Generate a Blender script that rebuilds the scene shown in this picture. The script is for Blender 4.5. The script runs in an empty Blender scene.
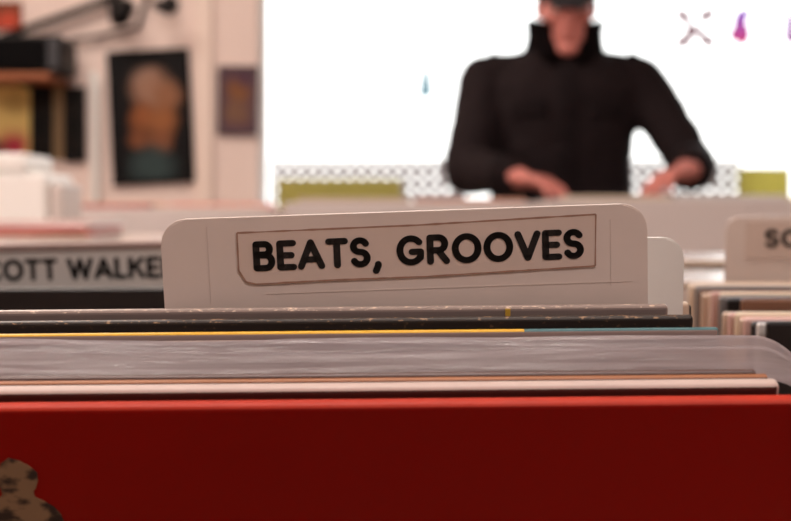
import bpy, bmesh, math, random
from math import sin, cos, pi, radians as R, asin
from mathutils import Vector, Matrix, Euler, noise

random.seed(7)
scn = bpy.context.scene
COL = scn.collection
F = 1500.0            # focal length in pixels of the 791 px wide frame
CX, HY = 395.5, 215.0 # principal column and horizon row
CAMZ = 1.0


def P(px, py, d):
    """a point of the place seen at a pixel, d metres into the shop"""
    return Vector(((px - CX) / F * d, d, CAMZ + (HY - py) / F * d))


def lin(r, g, b):
    f = lambda c: (c / 255 / 12.92) if c / 255 <= 0.04045 else ((c / 255 + 0.055) / 1.055) ** 2.4
    return (f(r), f(g), f(b), 1.0)


# ------------------------------------------------------------------ materials
MATS = {}


def mat(name, rgb, rough=0.6, var=0.12, scale=14.0, bump=0.0, spec=0.5, metal=0.0, coat=0.0, rgb2=None):
    if name in MATS:
        return MATS[name]
    m = bpy.data.materials.new(name)
    m.use_nodes = True
    nt = m.node_tree
    b = nt.nodes['Principled BSDF']
    tc = nt.nodes.new('ShaderNodeTexCoord')
    nz = nt.nodes.new('ShaderNodeTexNoise')
    nz.inputs['Scale'].default_value = scale
    nz.inputs['Detail'].default_value = 4
    nt.links.new(tc.outputs['Object'], nz.inputs['Vector'])
    mx = nt.nodes.new('ShaderNodeMix')
    mx.data_type = 'RGBA'
    c = lin(*rgb)
    lo = tuple(v * (1 - var) for v in c[:3]) + (1,)
    hi = lin(*rgb2) if rgb2 else tuple(min(1, v * (1 + var)) for v in c[:3]) + (1,)
    mx.inputs[6].default_value = lo
    mx.inputs[7].default_value = hi
    nt.links.new(nz.outputs['Fac'], mx.inputs[0])
    nt.links.new(mx.outputs[2], b.inputs['Base Color'])
    b.inputs['Roughness'].default_value = rough
    b.inputs['Specular IOR Level'].default_value = spec
    b.inputs['Metallic'].default_value = metal
    b.inputs['Coat Weight'].default_value = coat
    b.inputs['Coat Roughness'].default_value = 0.12
    if bump:
        bp = nt.nodes.new('ShaderNodeBump')
        bp.inputs['Strength'].default_value = bump
        bp.inputs['Distance'].default_value = 0.01
        nt.links.new(nz.outputs['Fac'], bp.inputs['Height'])
        nt.links.new(bp.outputs['Normal'], b.inputs['Normal'])
    MATS[name] = m
    return m


def mat_split(name, left, right, xs, rough=0.5):
    """two flat colours that meet at one x of the object"""
    m = mat(name, left, rough)
    nt = m.node_tree
    b = nt.nodes['Principled BSDF']
    tc = nt.nodes.new('ShaderNodeTexCoord')
    sp = nt.nodes.new('ShaderNodeSeparateXYZ')
    nt.links.new(tc.outputs['Object'], sp.inputs[0])
    gt = nt.nodes.new('ShaderNodeMath')
    gt.operation = 'GREATER_THAN'
    gt.inputs[1].default_value = xs
    nt.links.new(sp.outputs['X'], gt.inputs[0])
    mx = nt.nodes.new('ShaderNodeMix')
    mx.data_type = 'RGBA'
    mx.inputs[6].default_value = lin(*left)
    mx.inputs[7].default_value = lin(*right)
    nt.links.new(gt.outputs[0], mx.inputs[0])
    nt.links.new(mx.outputs[2], b.inputs['Base Color'])
    return m


def mat_speckle(name, base, dots, rough=0.45, scale=160, thr=0.62):
    m = mat(name, base, rough)
    nt = m.node_tree
    b = nt.nodes['Principled BSDF']
    tc = nt.nodes.new('ShaderNodeTexCoord')
    mp = nt.nodes.new('ShaderNodeMapping')
    mp.inputs['Scale'].default_value = (0.6, 1, 1)
    nz = nt.nodes.new('ShaderNodeTexNoise')
    nz.inputs['Scale'].default_value = scale
    nz.inputs['Detail'].default_value = 3
    nt.links.new(tc.outputs['Object'], mp.inputs['Vector'])
    nt.links.new(mp.outputs[0], nz.inputs['Vector'])
    rp = nt.nodes.new('ShaderNodeValToRGB')
    rp.color_ramp.elements[0].position = thr - 0.04
    rp.color_ramp.elements[0].color = lin(*base)
    rp.color_ramp.elements[1].position = thr + 0.06
    rp.color_ramp.elements[1].color = lin(*dots)
    nt.links.new(nz.outputs['Fac'], rp.inputs[0])
    nt.links.new(rp.outputs[0], b.inputs['Base Color'])
    return m


def mat_film(name, rgb, haze=0.5, rough=0.22, stretch=(3, 30, 30), bump=0.5):
    """clear polythene: partly see-through, hazy, glossy and creased"""
    m = bpy.data.materials.new(name)
    m.use_nodes = True
    nt = m.node_tree
    b = nt.nodes['Principled BSDF']
    out = nt.nodes['Material Output']
    b.inputs['Roughness'].default_value = rough
    b.inputs['Base Color'].default_value = lin(*rgb)
    b.inputs['Specular IOR Level'].default_value = 0.6
    tr = nt.nodes.new('ShaderNodeBsdfTransparent')
    ms = nt.nodes.new('ShaderNodeMixShader')
    tc = nt.nodes.new('ShaderNodeTexCoord')
    mp = nt.nodes.new('ShaderNodeMapping')
    mp.inputs['Scale'].default_value = stretch
    nz = nt.nodes.new('ShaderNodeTexNoise')
    nz.inputs['Scale'].default_value = 5
    nz.inputs['Detail'].default_value = 5
    nt.links.new(tc.outputs['Object'], mp.inputs['Vector'])
    nt.links.new(mp.outputs[0], nz.inputs['Vector'])
    bp = nt.nodes.new('ShaderNodeBump')
    bp.inputs['Strength'].default_value = bump
    bp.inputs['Distance'].default_value = 0.004
    nt.links.new(nz.outputs['Fac'], bp.inputs['Height'])
    nt.links.new(bp.outputs['Normal'], b.inputs['Normal'])
    mr = nt.nodes.new('ShaderNodeMapRange')
    mr.inputs['From Min'].default_value = 0.3
    mr.inputs['From Max'].default_value = 0.7
    mr.inputs['To Min'].default_value = max(0, haze - 0.18)
    mr.inputs['To Max'].default_value = min(1, haze + 0.18)
    nt.links.new(nz.outputs['Fac'], mr.inputs['Value'])
    nt.links.new(mr.outputs[0], ms.inputs[0])
    nt.links.new(tr.outputs[0], ms.inputs[1])
    tl = nt.nodes.new('ShaderNodeBsdfTranslucent')
    tl.inputs['Color'].default_value = lin(232, 228, 236)
    m3 = nt.nodes.new('ShaderNodeMixShader')
    m3.inputs[0].default_value = 0.5
    nt.links.new(b.outputs[0], m3.inputs[1])
    nt.links.new(tl.outputs[0], m3.inputs[2])
    nt.links.new(m3.outputs[0], ms.inputs[2])
    nt.links.new(ms.outputs[0], out.inputs['Surface'])
    MATS[name] = m
    return m


def mat_glass(name):
    m = bpy.data.materials.new(name)
    m.use_nodes = True
    nt = m.node_tree
    out = nt.nodes['Material Output']
    nt.nodes.remove(nt.nodes['Principled BSDF'])
    tr = nt.nodes.new('ShaderNodeBsdfTransparent')
    tr.inputs[0].default_value = (0.97, 0.98, 0.98, 1)
    gl = nt.nodes.new('ShaderNodeBsdfGlossy')
    gl.inputs['Roughness'].default_value = 0.02
    lw = nt.nodes.new('ShaderNodeLayerWeight')
    lw.inputs[0].default_value = 0.12
    ms = nt.nodes.new('ShaderNodeMixShader')
    nt.links.new(lw.outputs['Fresnel'], ms.inputs[0])
    nt.links.new(tr.outputs[0], ms.inputs[1])
    nt.links.new(gl.outputs[0], ms.inputs[2])
    nt.links.new(ms.outputs[0], out.inputs['Surface'])
    return m


def mat_tint(name, top, bottom, z0, z1):
    """see-through coloured window vinyl, its tint running from one colour to another"""
    m = bpy.data.materials.new(name)
    m.use_nodes = True
    nt = m.node_tree
    out = nt.nodes['Material Output']
    nt.nodes.remove(nt.nodes['Principled BSDF'])
    tc = nt.nodes.new('ShaderNodeTexCoord')
    sp = nt.nodes.new('ShaderNodeSeparateXYZ')
    nt.links.new(tc.outputs['Object'], sp.inputs[0])
    mr = nt.nodes.new('ShaderNodeMapRange')
    mr.inputs['From Min'].default_value = z0
    mr.inputs['From Max'].default_value = z1
    nt.links.new(sp.outputs['Z'], mr.inputs['Value'])
    mx = nt.nodes.new('ShaderNodeMix')
    mx.data_type = 'RGBA'
    mx.inputs[6].default_value = tuple(bottom) + (1,)
    mx.inputs[7].default_value = tuple(top) + (1,)
    nt.links.new(mr.outputs[0], mx.inputs[0])
    tr = nt.nodes.new('ShaderNodeBsdfTransparent')
    nt.links.new(mx.outputs[2], tr.inputs[0])
    nt.links.new(tr.outputs[0], out.inputs['Surface'])
    return m


def mat_translucent(name, rgb, trans_rgb):
    m = bpy.data.materials.new(name)
    m.use_nodes = True
    nt = m.node_tree
    out = nt.nodes['Material Output']
    b = nt.nodes['Principled BSDF']
    b.inputs['Base Color'].default_value = lin(*rgb)
    b.inputs['Roughness'].default_value = 0.5
    t = nt.nodes.new('ShaderNodeBsdfTranslucent')
    nz = nt.nodes.new('ShaderNodeTexNoise')
    nz.inputs['Scale'].default_value = 6
    mx = nt.nodes.new('ShaderNodeMix')
    mx.data_type = 'RGBA'
    mx.inputs[6].default_value = lin(*trans_rgb)
    mx.inputs[7].default_value = tuple(v * 0.8 for v in lin(*trans_rgb)[:3]) + (1,)
    nt.links.new(nz.outputs['Fac'], mx.inputs[0])
    nt.links.new(mx.outputs[2], t.inputs['Color'])
    ms = nt.nodes.new('ShaderNodeMixShader')
    ms.inputs[0].default_value = 0.6
    nt.links.new(b.outputs[0], ms.inputs[1])
    nt.links.new(t.outputs[0], ms.inputs[2])
    nt.links.new(ms.outputs[0], out.inputs['Surface'])
    return m


# ------------------------------------------------------------------ mesh helpers
def obj(name, bm, mats, parent=None, smooth=False):
    me = bpy.data.meshes.new(name)
    bmesh.ops.recalc_face_normals(bm, faces=bm.faces[:])
    bm.to_mesh(me)
    bm.free()
    for m in (mats if isinstance(mats, (list, tuple)) else [mats]):
        me.materials.append(m)
    if smooth:
        for p in me.polygons:
            p.use_smooth = True
    o = bpy.data.objects.new(name, me)
    COL.objects.link(o)
    if parent:
        o.parent = parent
    return o


def empty(name, loc, rot=(0, 0, 0)):
    o = bpy.data.objects.new(name, None)
    o.empty_display_size = 0.05
    COL.objects.link(o)
    o.location = loc
    o.rotation_euler = rot
    return o


def tag(o, label, cat, group=None):
    o['label'] = label
    o['category'] = cat
    if group:
        o['group'] = group
    return o


def struct(o):
    o['kind'] = 'structure'
    return o


def add_box(bm, lo, hi, bev=0.0, seg=2, mi=0):
    lo, hi = Vector(lo), Vector(hi)
    r = bmesh.ops.create_cube(bm, size=1.0)
    vs = r['verts']
    for v in vs:
        v.co = Vector(((lo[i] + hi[i]) / 2 + v.co[i] * (hi[i] - lo[i]) for i in range(3)))
    fs = list({f for v in vs for f in v.link_faces})
    for f in fs:
        f.material_index = mi
    if bev > 0:
        es = list({e for v in vs for e in v.link_edges})
        bmesh.ops.bevel(bm, geom=es, offset=bev, segments=seg, affect='EDGES', profile=0.5)


def box(lo, hi, bev=0.0, seg=2):
    bm = bmesh.new()
    add_box(bm, lo, hi, bev, seg)
    return bm


def add_tube(bm, pts, rad, seg=12, mi=0):
    """a swept tube through points, radius may be a list; capped"""
    pts = [Vector(p) for p in pts]
    n = len(pts)
    rad = rad if isinstance(rad, (list, tuple)) else [rad] * n
    rings = []
    ref = None
    for i, p in enumerate(pts):
        t = (pts[min(i + 1, n - 1)] - pts[max(i - 1, 0)]).normalized()
        if ref is None:
            ref = t.orthogonal().normalized()
        u = (ref - t * ref.dot(t)).normalized()
        ref = u
        w = t.cross(u)
        rings.append([bm.verts.new(p + (u * cos(2 * pi * k / seg) + w * sin(2 * pi * k / seg)) * rad[i]) for k in range(seg)])
    for a, b in zip(rings, rings[1:]):
        for k in range(seg):
            bm.faces.new((a[k], a[(k + 1) % seg], b[(k + 1) % seg], b[k])).material_index = mi
    bm.faces.new(rings[0][::-1]).material_index = mi
    bm.faces.new(rings[-1]).material_index = mi


def add_ball(bm, c, r, rot=None, u=20, v=14):
    r = Vector((r, r, r)) if isinstance(r, (int, float)) else Vector(r)
    M = Matrix.Translation(Vector(c)) @ (rot.to_matrix().to_4x4() if rot else Matrix()) @ Matrix.Diagonal((*r, 1))
    bmesh.ops.create_uvsphere(bm, u_segments=u, v_segments=v, radius=1.0, matrix=M)


def add_capsule(bm, a, b, ra, rb, steps=6):
    """tapered limb: a tube with a ball at each end"""
    a, b = Vector(a), Vector(b)
    add_tube(bm, [a.lerp(b, i / steps) for i in range(steps + 1)], [ra + (rb - ra) * i / steps for i in range(steps + 1)], 14)
    add_ball(bm, a, ra * 0.999, u=14, v=10)
    add_ball(bm, b, rb * 0.999, u=14, v=10)


def add_loft(bm, rings, seg=28, power=2.3):
    """closed loft of superellipse rings (centre, half width, half depth)"""
    rr = []
    for c, hw, hd in rings:
        c = Vector(c)
        row = []
        for k in range(seg):
            t = 2 * pi * k / seg
            x = abs(cos(t)) ** (2 / power) * (1 if cos(t) >= 0 else -1) * hw
            y = abs(sin(t)) ** (2 / power) * (1 if sin(t) >= 0 else -1) * hd
            row.append(bm.verts.new(c + Vector((x, y, 0))))
        rr.append(row)
    for a, b in zip(rr, rr[1:]):
        for k in range(seg):
            bm.faces.new((a[k], a[(k + 1) % seg], b[(k + 1) % seg], b[k]))
    bm.faces.new(rr[0][::-1])
    bm.faces.new(rr[-1])


def fuse(bm, voxel, smooth=3, wrinkle=0.0, wscale=9.0):
    """weld overlapping closed shapes into one continuous skin"""
    bmesh.ops.recalc_face_normals(bm, faces=bm.faces[:])
    me = bpy.data.meshes.new('tmp')
    bm.to_mesh(me)
    bm.free()
    o = bpy.data.objects.new('tmp', me)
    COL.objects.link(o)
    md = o.modifiers.new('r', 'REMESH')
    md.mode = 'VOXEL'
    md.voxel_size = voxel
    dg = bpy.context.evaluated_depsgraph_get()
    dg.update()
    m2 = bpy.data.meshes.new_from_object(o.evaluated_get(dg))
    bpy.data.objects.remove(o)
    bpy.data.meshes.remove(me)
    out = bmesh.new()
    out.from_mesh(m2)
    bpy.data.meshes.remove(m2)
    for _ in range(smooth):
        bmesh.ops.smooth_vert(out, verts=out.verts[:], factor=0.5, use_axis_x=True, use_axis_y=True, use_axis_z=True)
    if wrinkle:
        out.normal_update()
        for v in out.verts:
            n1 = noise.noise(Vector((v.co.x * wscale, v.co.y * wscale, v.co.z * wscale * 1.7)))
            n2 = noise.noise(v.co * wscale * 2.6 + Vector((5, 3, 1)))
            v.co += v.normal * (n1 + 0.5 * n2) * wrinkle
    return out


# ------------------------------------------------------------------ lettering (own stroke alphabet, unit cap height)
def arc(cx, cy, rx, ry, a0, a1, n=14):
    return [(cx + rx * cos(R(a0 + (a1 - a0) * i / n)), cy + ry * sin(R(a0 + (a1 - a0) * i / n))) for i in range(n + 1)]


H = 0.105  # half stroke
T, B_ = 1 - H, H
GLY = {
    'B': (0.66, [[(H, B_), (H, T)], [(H, T), (.36, T)] + arc(.36, .725, .15, .17, 90, -90) + [(H, .555)], [(H, .53), (.38, .53)] + arc(.38, .318, .18, .213, 90, -90) + [(H, B_)]]),
    'E': (0.58, [[(.5, T), (H, T), (H, B_), (.5, B_)], [(H, .5), (.44, .5)]]),
    'A': (0.80, [[(.09, B_), (.40, T), (.71, B_)], [(.22, .33), (.58, .33)]]),
    'T': (0.66, [[(.09, T), (.57, T)], [(.33, T), (.33, B_)]]),
    'S': (0.62, [arc(.31, .705, .195, .19, 25, 265, 16) + arc(.315, .31, .205, .205, 85, -155, 16)]),
    'G': (0.86, [arc(.44, .5, .335, .395, 42, 360 - 40, 26), [(.72, .25), (.73, .45), (.47, .45)]]),
    'R': (0.70, [[(H, B_), (H, T), (.36, T)] + arc(.36, .685, .19, .21, 90, -90) + [(H, .475)], [(.34, .475), (.59, B_)]]),
    'O': (0.90, [arc(.45, .5, .345, .395, 0, 360, 30)]),
    'V': (0.76, [[(.09, T), (.38, B_), (.67, T)]]),
    'C': (0.78, [arc(.44, .5, .335, .395, 45, 315, 24)]),
    'W': (1.10, [[(.09, T), (.32, B_), (.55, T), (.78, B_), (1.01, T)]]),
    'L': (0.54, [[(H, T), (H, B_), (.46, B_)]]),
    'K': (0.72, [[(H, B_), (H, T)], [(.6, T), (.16, .48)], [(.3, .58), (.63, B_)]]),
    ',': (0.32, [[(.17, .09), (.17, .04), (.1, -.13)]]),
    ' ': (0.30, []),
}


def text_width(s, track=0.07):
    return sum(GLY[c][0] + track for c in s) - track


def lettering(s, x0, z0, width, height, y, track=0.07, clip=None):
    """flat painted letters in the local xz plane"""
    bm = bmesh.new()
    sx = width / text_width(s, track)
    x = 0.0

    def tr(p):
        return Vector((x0 + (x + p[0]) * sx, y, z0 + p[1] * height))
    for c in s:
        w, lines = GLY[c]
        for ln in lines:
            for a, b in zip(ln, ln[1:]):
                dx, dy = b[0] - a[0], b[1] - a[1]
                L = math.hypot(dx, dy) or 1
                nx, ny = -dy / L * H, dx / L * H
                bm.faces.new([bm.verts.new(tr(q)) for q in ((a[0] + nx, a[1] + ny), (b[0] + nx, b[1] + ny), (b[0] - nx, b[1] - ny), (a[0] - nx, a[1] - ny))])
            for q in ln:
                bm.faces.new([bm.verts.new(tr((q[0] + H * cos(2 * pi * k / 12), q[1] + H * sin(2 * pi * k / 12)))) for k in range(12)])
        x += w + track
    return bm


def plate(pts, y0, y1, bev=0.0):
    """a flat outline in xz given a thickness along y"""
    bm = bmesh.new()
    a = [bm.verts.new((p[0], y0, p[1])) for p in pts]
    b = [bm.verts.new((p[0], y1, p[1])) for p in pts]
    bm.faces.new(a)
    bm.faces.new(b[::-1])
    n = len(pts)
    for i in range(n):
        bm.faces.new((a[i], b[i], b[(i + 1) % n], a[(i + 1) % n]))
    return bm


def rounded(x0, x1, z0, z1, r, corners='tl tr bl br'):
    out = []
    for nm, cx, cz, a0 in (('br', x1 - r, z0 + r, -90), ('tr', x1 - r, z1 - r, 0), ('tl', x0 + r, z1 - r, 90), ('bl', x0 + r, z0 + r, 180)):
        if nm in corners:
            out += arc(cx, cz, r, r, a0, a0 + 90, 8)
        else:
            out.append(({'r': x1, 'l': x0}[nm[1]], {'t': z1, 'b': z0}[nm[0]]))
    return out


# ------------------------------------------------------------------ common materials
M_wall = mat('wall paint', (234, 213, 204), 0.8, 0.05, 3, 0.05)
M_ceil = mat('ceiling paint', (225, 215, 205), 0.85, 0.04, 4)
M_floor = mat('floor boards', (112, 84, 64), 0.5, 0.2, 5, 0.05)
M_wood = mat('pale birch', (190, 158, 124), 0.5, 0.12, 9, 0.05)
M_wood2 = mat('table wood', (120, 90, 66), 0.5, 0.15, 8)
M_white = mat('white paint', (238, 236, 232), 0.45, 0.03, 6)
M_beigepanel = mat('beige painted panel', (226, 214, 210), 0.55, 0.06, 4)
M_card = mat('divider card', (222, 208, 200), 0.38, 0.05, 26, 0.03, coat=0.15)
M_card2 = mat('plain divider card', (232, 230, 226), 0.4, 0.04, 20)
M_sticker = mat('sticker paper', (214, 195, 184), 0.45, 0.05, 40)
M_stickedge = mat('sticker edge grime', (160, 124, 106), 0.7, 0.3, 300)
M_ink = mat_speckle('letter ink', (12, 10, 10), (70, 58, 54), 0.45, 330, 0.70)
M_black = mat('black plastic', (16, 14, 15), 0.5, 0.2, 20, spec=.2)
M_soft = mat('dark cloth', (7, 6, 7), 0.85, 0.2, 200, spec=.1)

# ------------------------------------------------------------------ the room
WY = 5.2
WX0 = P(258, 0, WY).x
WX1 = 2.5
SILL, HEAD = 0.98, 2.5
struct(obj('floor', box((-2.7, -2.1, -0.08), (2.9, WY + 0.2, 0)), M_floor))
struct(obj('ceiling', box((-2.7, -2.1, 2.8), (2.9, WY + 0.2, 2.88)), M_ceil))
struct(obj('wall_left', box((-2.8, -2.1, 0), (-2.7, WY + 0.2, 2.8)), M_wall))
struct(obj('wall_right', box((2.9, -2.1, 0), (3.0, WY + 0.2, 2.8)), M_wall))
struct(obj('wall_behind', box((-2.8, -2.2, 0), (3.0, -2.1, 2.8)), M_wall))
bm = bmesh.new()
add_box(bm, (-2.7, WY, 0), (WX0, WY + 0.2, 2.8))
add_box(bm, (WX0, WY, HEAD), (WX1, WY + 0.2, 2.8))
add_box(bm, (WX0, WY, 0), (WX1, WY + 0.2, SILL))
add_box(bm, (WX1, WY, 0), (2.9, WY + 0.2, 2.8))
struct(obj('wall_far', bm, M_wall))
win = struct(empty('window_1', (0, WY + 0.1, SILL)))
bm = bmesh.new()
add_box(bm, (WX0, -0.05, 0), (WX0 + 0.022, 0.05, HEAD - SILL), 0.004)
add_box(bm, (WX1 - 0.05, -0.05, 0), (WX1, 0.05, HEAD - SILL), 0.004)
add_box(bm, (WX0 + 0.022, -0.05, 0), (WX1 - 0.05, 0.05, 0.05), 0.004)
add_box(bm, (WX0 + 0.022, -0.05, HEAD - SILL - 0.05), (WX1 - 0.05, 0.05, HEAD - SILL), 0.004)
obj('window_frame', bm, M_white, win)
obj('pane', box((WX0 + 0.022, -0.004, 0.05), (WX1 - 0.05, 0.004, HEAD - SILL - 0.05)), mat_glass('window glass'), win)
struct(obj('pavement', box((-12, WY + 0.25, -0.1), (14, WY + 14, -0.02)), mat('pavement', (205, 203, 200), 0.8, 0.1, 2)))
# long white sill board inside the window
struct(obj('trim_1', box((WX0 + 0.002, WY - 0.16, SILL - 0.03), (WX1 - 0.002, WY + 0.045, SILL), 0.004), M_white))
struct(obj('trim_2', box((P(196, 0, WY).x, WY - 0.025, 0.0), (P(213, 0, WY).x, WY, 2.8), 0.004), mat('pale trim', (236, 216, 204), 0.6, 0.03)))

# ------------------------------------------------------------------ window bottom: perforated screen, green boards, vinyl marks
def perforated(name, x0, x1, z0, z1, y, pitch, rad):
    bm = bmesh.new()
    nx, nz = round((x1 - x0) / pitch), round((z1 - z0) / pitch)
    n = 12
    for i in range(nx):
        for k in range(nz):
            cx, cz = x0 + (i + .5) * pitch, z0 + (k + .5) * pitch
            ins, outs = [], []
            for a in range(n):
                t = 2 * pi * (a + .5) / n
                c, s = cos(t), sin(t)
                q = max(abs(c), abs(s))
                ins.append(bm.verts.new((cx + rad * c, y, cz + rad * s)))
                outs.append(bm.verts.new((cx + pitch / 2 * c / q, y, cz + pitch / 2 * s / q)))
            for a in range(n):
                b = (a + 1) % n
                bm.faces.new((ins[a], outs[a], outs[b], ins[b]))
    bmesh.ops.remove_doubles(bm, verts=bm.verts[:], dist=0.0004)
    r = bmesh.ops.extrude_face_region(bm, geom=bm.faces[:])
    bmesh.ops.translate(bm, vec=(0, 0.003, 0), verts=[g for g in r['geom'] if isinstance(g, bmesh.types.BMVert)])
    return obj(name, bm, mat('screen grey', (176, 174, 180), 0.6, 0.05))


ys = WY - 0.05
p0, p1 = P(270, 160, ys), P(462, 160, ys)
o = perforated('perforated_screen', p0.x, p1.x, SILL, SILL + 0.042 * 5, ys, 0.042, 0.0105)
tag(o, 'pale screen of round holes along the window bottom, left of the person', 'screen')
o = perforated('perforated_screen', P(618, 0, ys).x, P(738, 0, ys).x, SILL, SILL + 0.042 * 5, ys, 0.042, 0.0105)
tag(o, 'pale screen of round holes along the window bottom, right of the person', 'screen')
M_green = mat_translucent('yellow green board', (206, 198, 120), (232, 224, 150))
yg = WY - 0.10
a, b = P(277, 179, yg), P(401, 199, yg)
tag(obj('green_board', box((a.x, yg - 0.004, SILL), (b.x, yg + 0.004, a.z), 0.002), M_green), 'long low yellow-green board on the window ledge left of the person', 'board')
a, b = P(738, 168, yg), P(790, 190, yg)
tag(obj('green_board', box((a.x, yg - 0.004, SILL), (b.x, yg + 0.004, a.z), 0.002), M_green), 'short yellow-green board on the window ledge at the right edge', 'board')
yv = WY + 0.094
bm = bmesh.new()
dash = [((681, 14), (687, 19)), ((704, 17), (711, 13)), ((681, 43), (688, 39)), ((705, 39), (711, 43)), ((690, 30), (699, 31))]
for (x0, y0), (x1, y1) in dash:
    p, q = P(x0, y0, yv), P(x1, y1, yv)
    d = (q - p).normalized()
    n = Vector((-d.z, 0, d.x)) * 0.021
    bm.faces.new([bm.verts.new(v) for v in (p + n - d * .016, q + n * .7 + d * .016, q - n * .7 + d * .016, p - n - d * .016)])
tag(obj('window_vinyl', bm, mat_tint('red vinyl', (.06, .004, .016), (.06, .004, .016), 1.5, 1.8)), 'cross of small dark red dashes stuck high on the window right of the person', 'sticker')


def blob_vinyl(pts, m, label, grow=4.0):
    bm = bmesh.new()
    cx_, cy_ = sum(q[0] for q in pts) / len(pts), sum(q[1] for q in pts) / len(pts)
    pts = [(x + grow * (x - cx_) / math.hypot(x - cx_, y - cy_), y + grow * .6 * (y - cy_) / math.hypot(x - cx_, y - cy_)) for x, y in pts]
    bm.faces.new([bm.verts.new(P(x, y, yv)) for x, y in pts])
    return tag(obj('window_vinyl', bm, m), label, 'sticker')


za, zb = P(0, 45, yv).z, P(0, 10, yv).z
blob_vinyl([(739, 12), (746, 11), (751, 14), (746, 19), (744, 24), (747, 30), (748, 37), (742, 45), (738, 40), (732, 38), (732, 32), (737, 27), (736, 19)],
           mat_tint('pink purple vinyl', (.10, .05, .22), (.24, .02, .06), za, zb), 'pink and purple curled mark stuck high on the window')
blob_vinyl([(787, 15), (794, 14), (795, 41), (790, 43), (786, 38), (789, 30)],
           mat_tint('purple vinyl', (.14, .08, .20), (.16, .05, .14), za, zb), 'purple mark on the window at the right frame edge')
blob_vinyl([(424, 72), (428, 76), (429, 90), (425, 95), (422, 90)],
           mat_tint('pale blue vinyl', (.13, .17, .19), (.10, .16, .19), za - .3, zb), 'small pale blue streak stuck on the window left of the person', 8.0)

# ------------------------------------------------------------------ far wall: posters, shelf, speaker, lamps
def poster_mat(name, base, spots, scale):
    """printed poster: soft blobs of ink at given local places"""
    m = bpy.data.materials.new(name)
    m.use_nodes = True
    nt = m.node_tree
    b = nt.nodes['Principled BSDF']
    b.inputs['Roughness'].default_value = 0.6
    b.inputs['Specular IOR Level'].default_value = 0.15
    tc = nt.nodes.new('ShaderNodeTexCoord')
    nz = nt.nodes.new('ShaderNodeTexNoise')
    nz.inputs['Scale'].default_value = scale
    nt.links.new(tc.outputs['Object'], nz.inputs['Vector'])
    wob = nt.nodes.new('ShaderNodeVectorMath')
    wob.operation = 'MULTIPLY_ADD'
    wob.inputs[1].default_value = (0.06, 0.06, 0.06)
    nt.links.new(nz.outputs['Color'], wob.inputs[0])
    nt.links.new(tc.outputs['Object'], wob.inputs[2])
    prev = None
    for (x, z, r, rgb) in spots:
        ds = nt.nodes.new('ShaderNodeVectorMath')
        ds.operation = 'DISTANCE'
        ds.inputs[1].default_value = (x + .03, .03, z + .03)
        nt.links.new(wob.outputs[0], ds.inputs[0])
        mr = nt.nodes.new('ShaderNodeMapRange')
        mr.inputs['From Min'].default_value = r
        mr.inputs['From Max'].default_value = r * 0.35
        nt.links.new(ds.outputs['Value'], mr.inputs['Value'])
        mx = nt.nodes.new('ShaderNodeMix')
        mx.data_type = 'RGBA'
        if prev is None:
            mx.inputs[6].default_value = lin(*base)
        else:
            nt.links.new(prev, mx.inputs[6])
        mx.inputs[7].default_value = lin(*rgb)
        nt.links.new(mr.outputs[0], mx.inputs[0])
        prev = mx.outputs[2]
    nt.links.new(prev, b.inputs['Base Color'])
    return m


def poster(px0, py0, px1, py1, roll, m, label, cat='poster', frame=None, name='poster', d=WY - 0.012):
    a, b = P(px0, py0, d), P(px1, py1, d)
    c = (a + b) / 2
    w, h = b.x - a.x, a.z - b.z
    r = empty(name, c, (0, R(roll), 0))
    tag(r, label, cat)
    obj('sheet', box((-w / 2, -0.003, -h / 2), (w / 2, 0.003, h / 2)), m, r)
    if frame:
        bm = bmesh.new()
        f = 0.014
        for lo, hi in (((-w / 2 - f, -h / 2 - f), (w / 2 + f, -h / 2)), ((-w / 2 - f, h / 2), (w / 2 + f, h / 2 + f)), ((-w / 2 - f, -h / 2), (-w / 2, h / 2)), ((w / 2, -h / 2), (w / 2 + f, h / 2))):
            add_box(bm, (lo[0], -0.010, lo[1]), (hi[0], 0.008, hi[1]), 0.001, 1)
        obj('frame', bm, frame, r)
    return r


s = WY / F
poster(114, 54, 188, 180, -2.8, poster_mat('dark poster', (13, 10, 11), [
    (-.015, .14, .06, (150, 120, 105)), (.01, .09, .10, (150, 112, 92)), (.06, .07, .07, (140, 96, 70)), (-.03, .0, .06, (138, 82, 48)), (.04, -.01, .07, (146, 92, 56)),
    (-.04, -.07, .05, (120, 72, 46)), (.03, -.08, .06, (128, 80, 54)), (.0, -.17, .10, (52, 66, 66))], 9),
    'large dark poster with pale and orange figures, hung crooked on the far wall', frame=mat('poster edge', (13, 10, 11), 0.6, spec=.15))
poster(222, 70, 254, 131, 0.5, poster_mat('small poster', (92, 66, 74), [(0, .03, .06, (128, 84, 52)), (0, -.04, .06, (120, 88, 70)), (.02, .08, .04, (84, 58, 72))], 14),
       'small purplish poster beside the window edge on the far wall', frame=mat('purple edge', (80, 60, 66), 0.6))
poster(-26, 86, 31, 157, 0, poster_mat('yellow poster', (236, 208, 130), [(.04, -.08, .07, (190, 60, 80)), (-.02, -.09, .05, (120, 50, 60)), (.05, .06, .06, (206, 178, 108))], 9),
       'yellow poster with a pink-red patch, under the wall shelf at far left')
poster(-22, 2, 22, 29, 0, poster_mat('red poster', (120, 64, 44), [(.03, -.02, .05, (190, 76, 56))], 9), 'orange-red poster high on the far wall above the black speaker')
M_blackprint = poster_mat('black print', (20, 17, 15), [(0, .05, .03, (34, 28, 24)), (0, -.06, .03, (30, 24, 22))], 20)
poster(35, 90, 49, 158, 0, M_blackprint, 'narrow black framed panel right beside the yellow poster', 'framed panel', M_black, 'framed_panel')
poster(68, 91, 82, 158, 0, M_blackprint, 'narrow black framed panel nearest the white pipe', 'framed panel', M_black, 'framed_panel')
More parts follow.
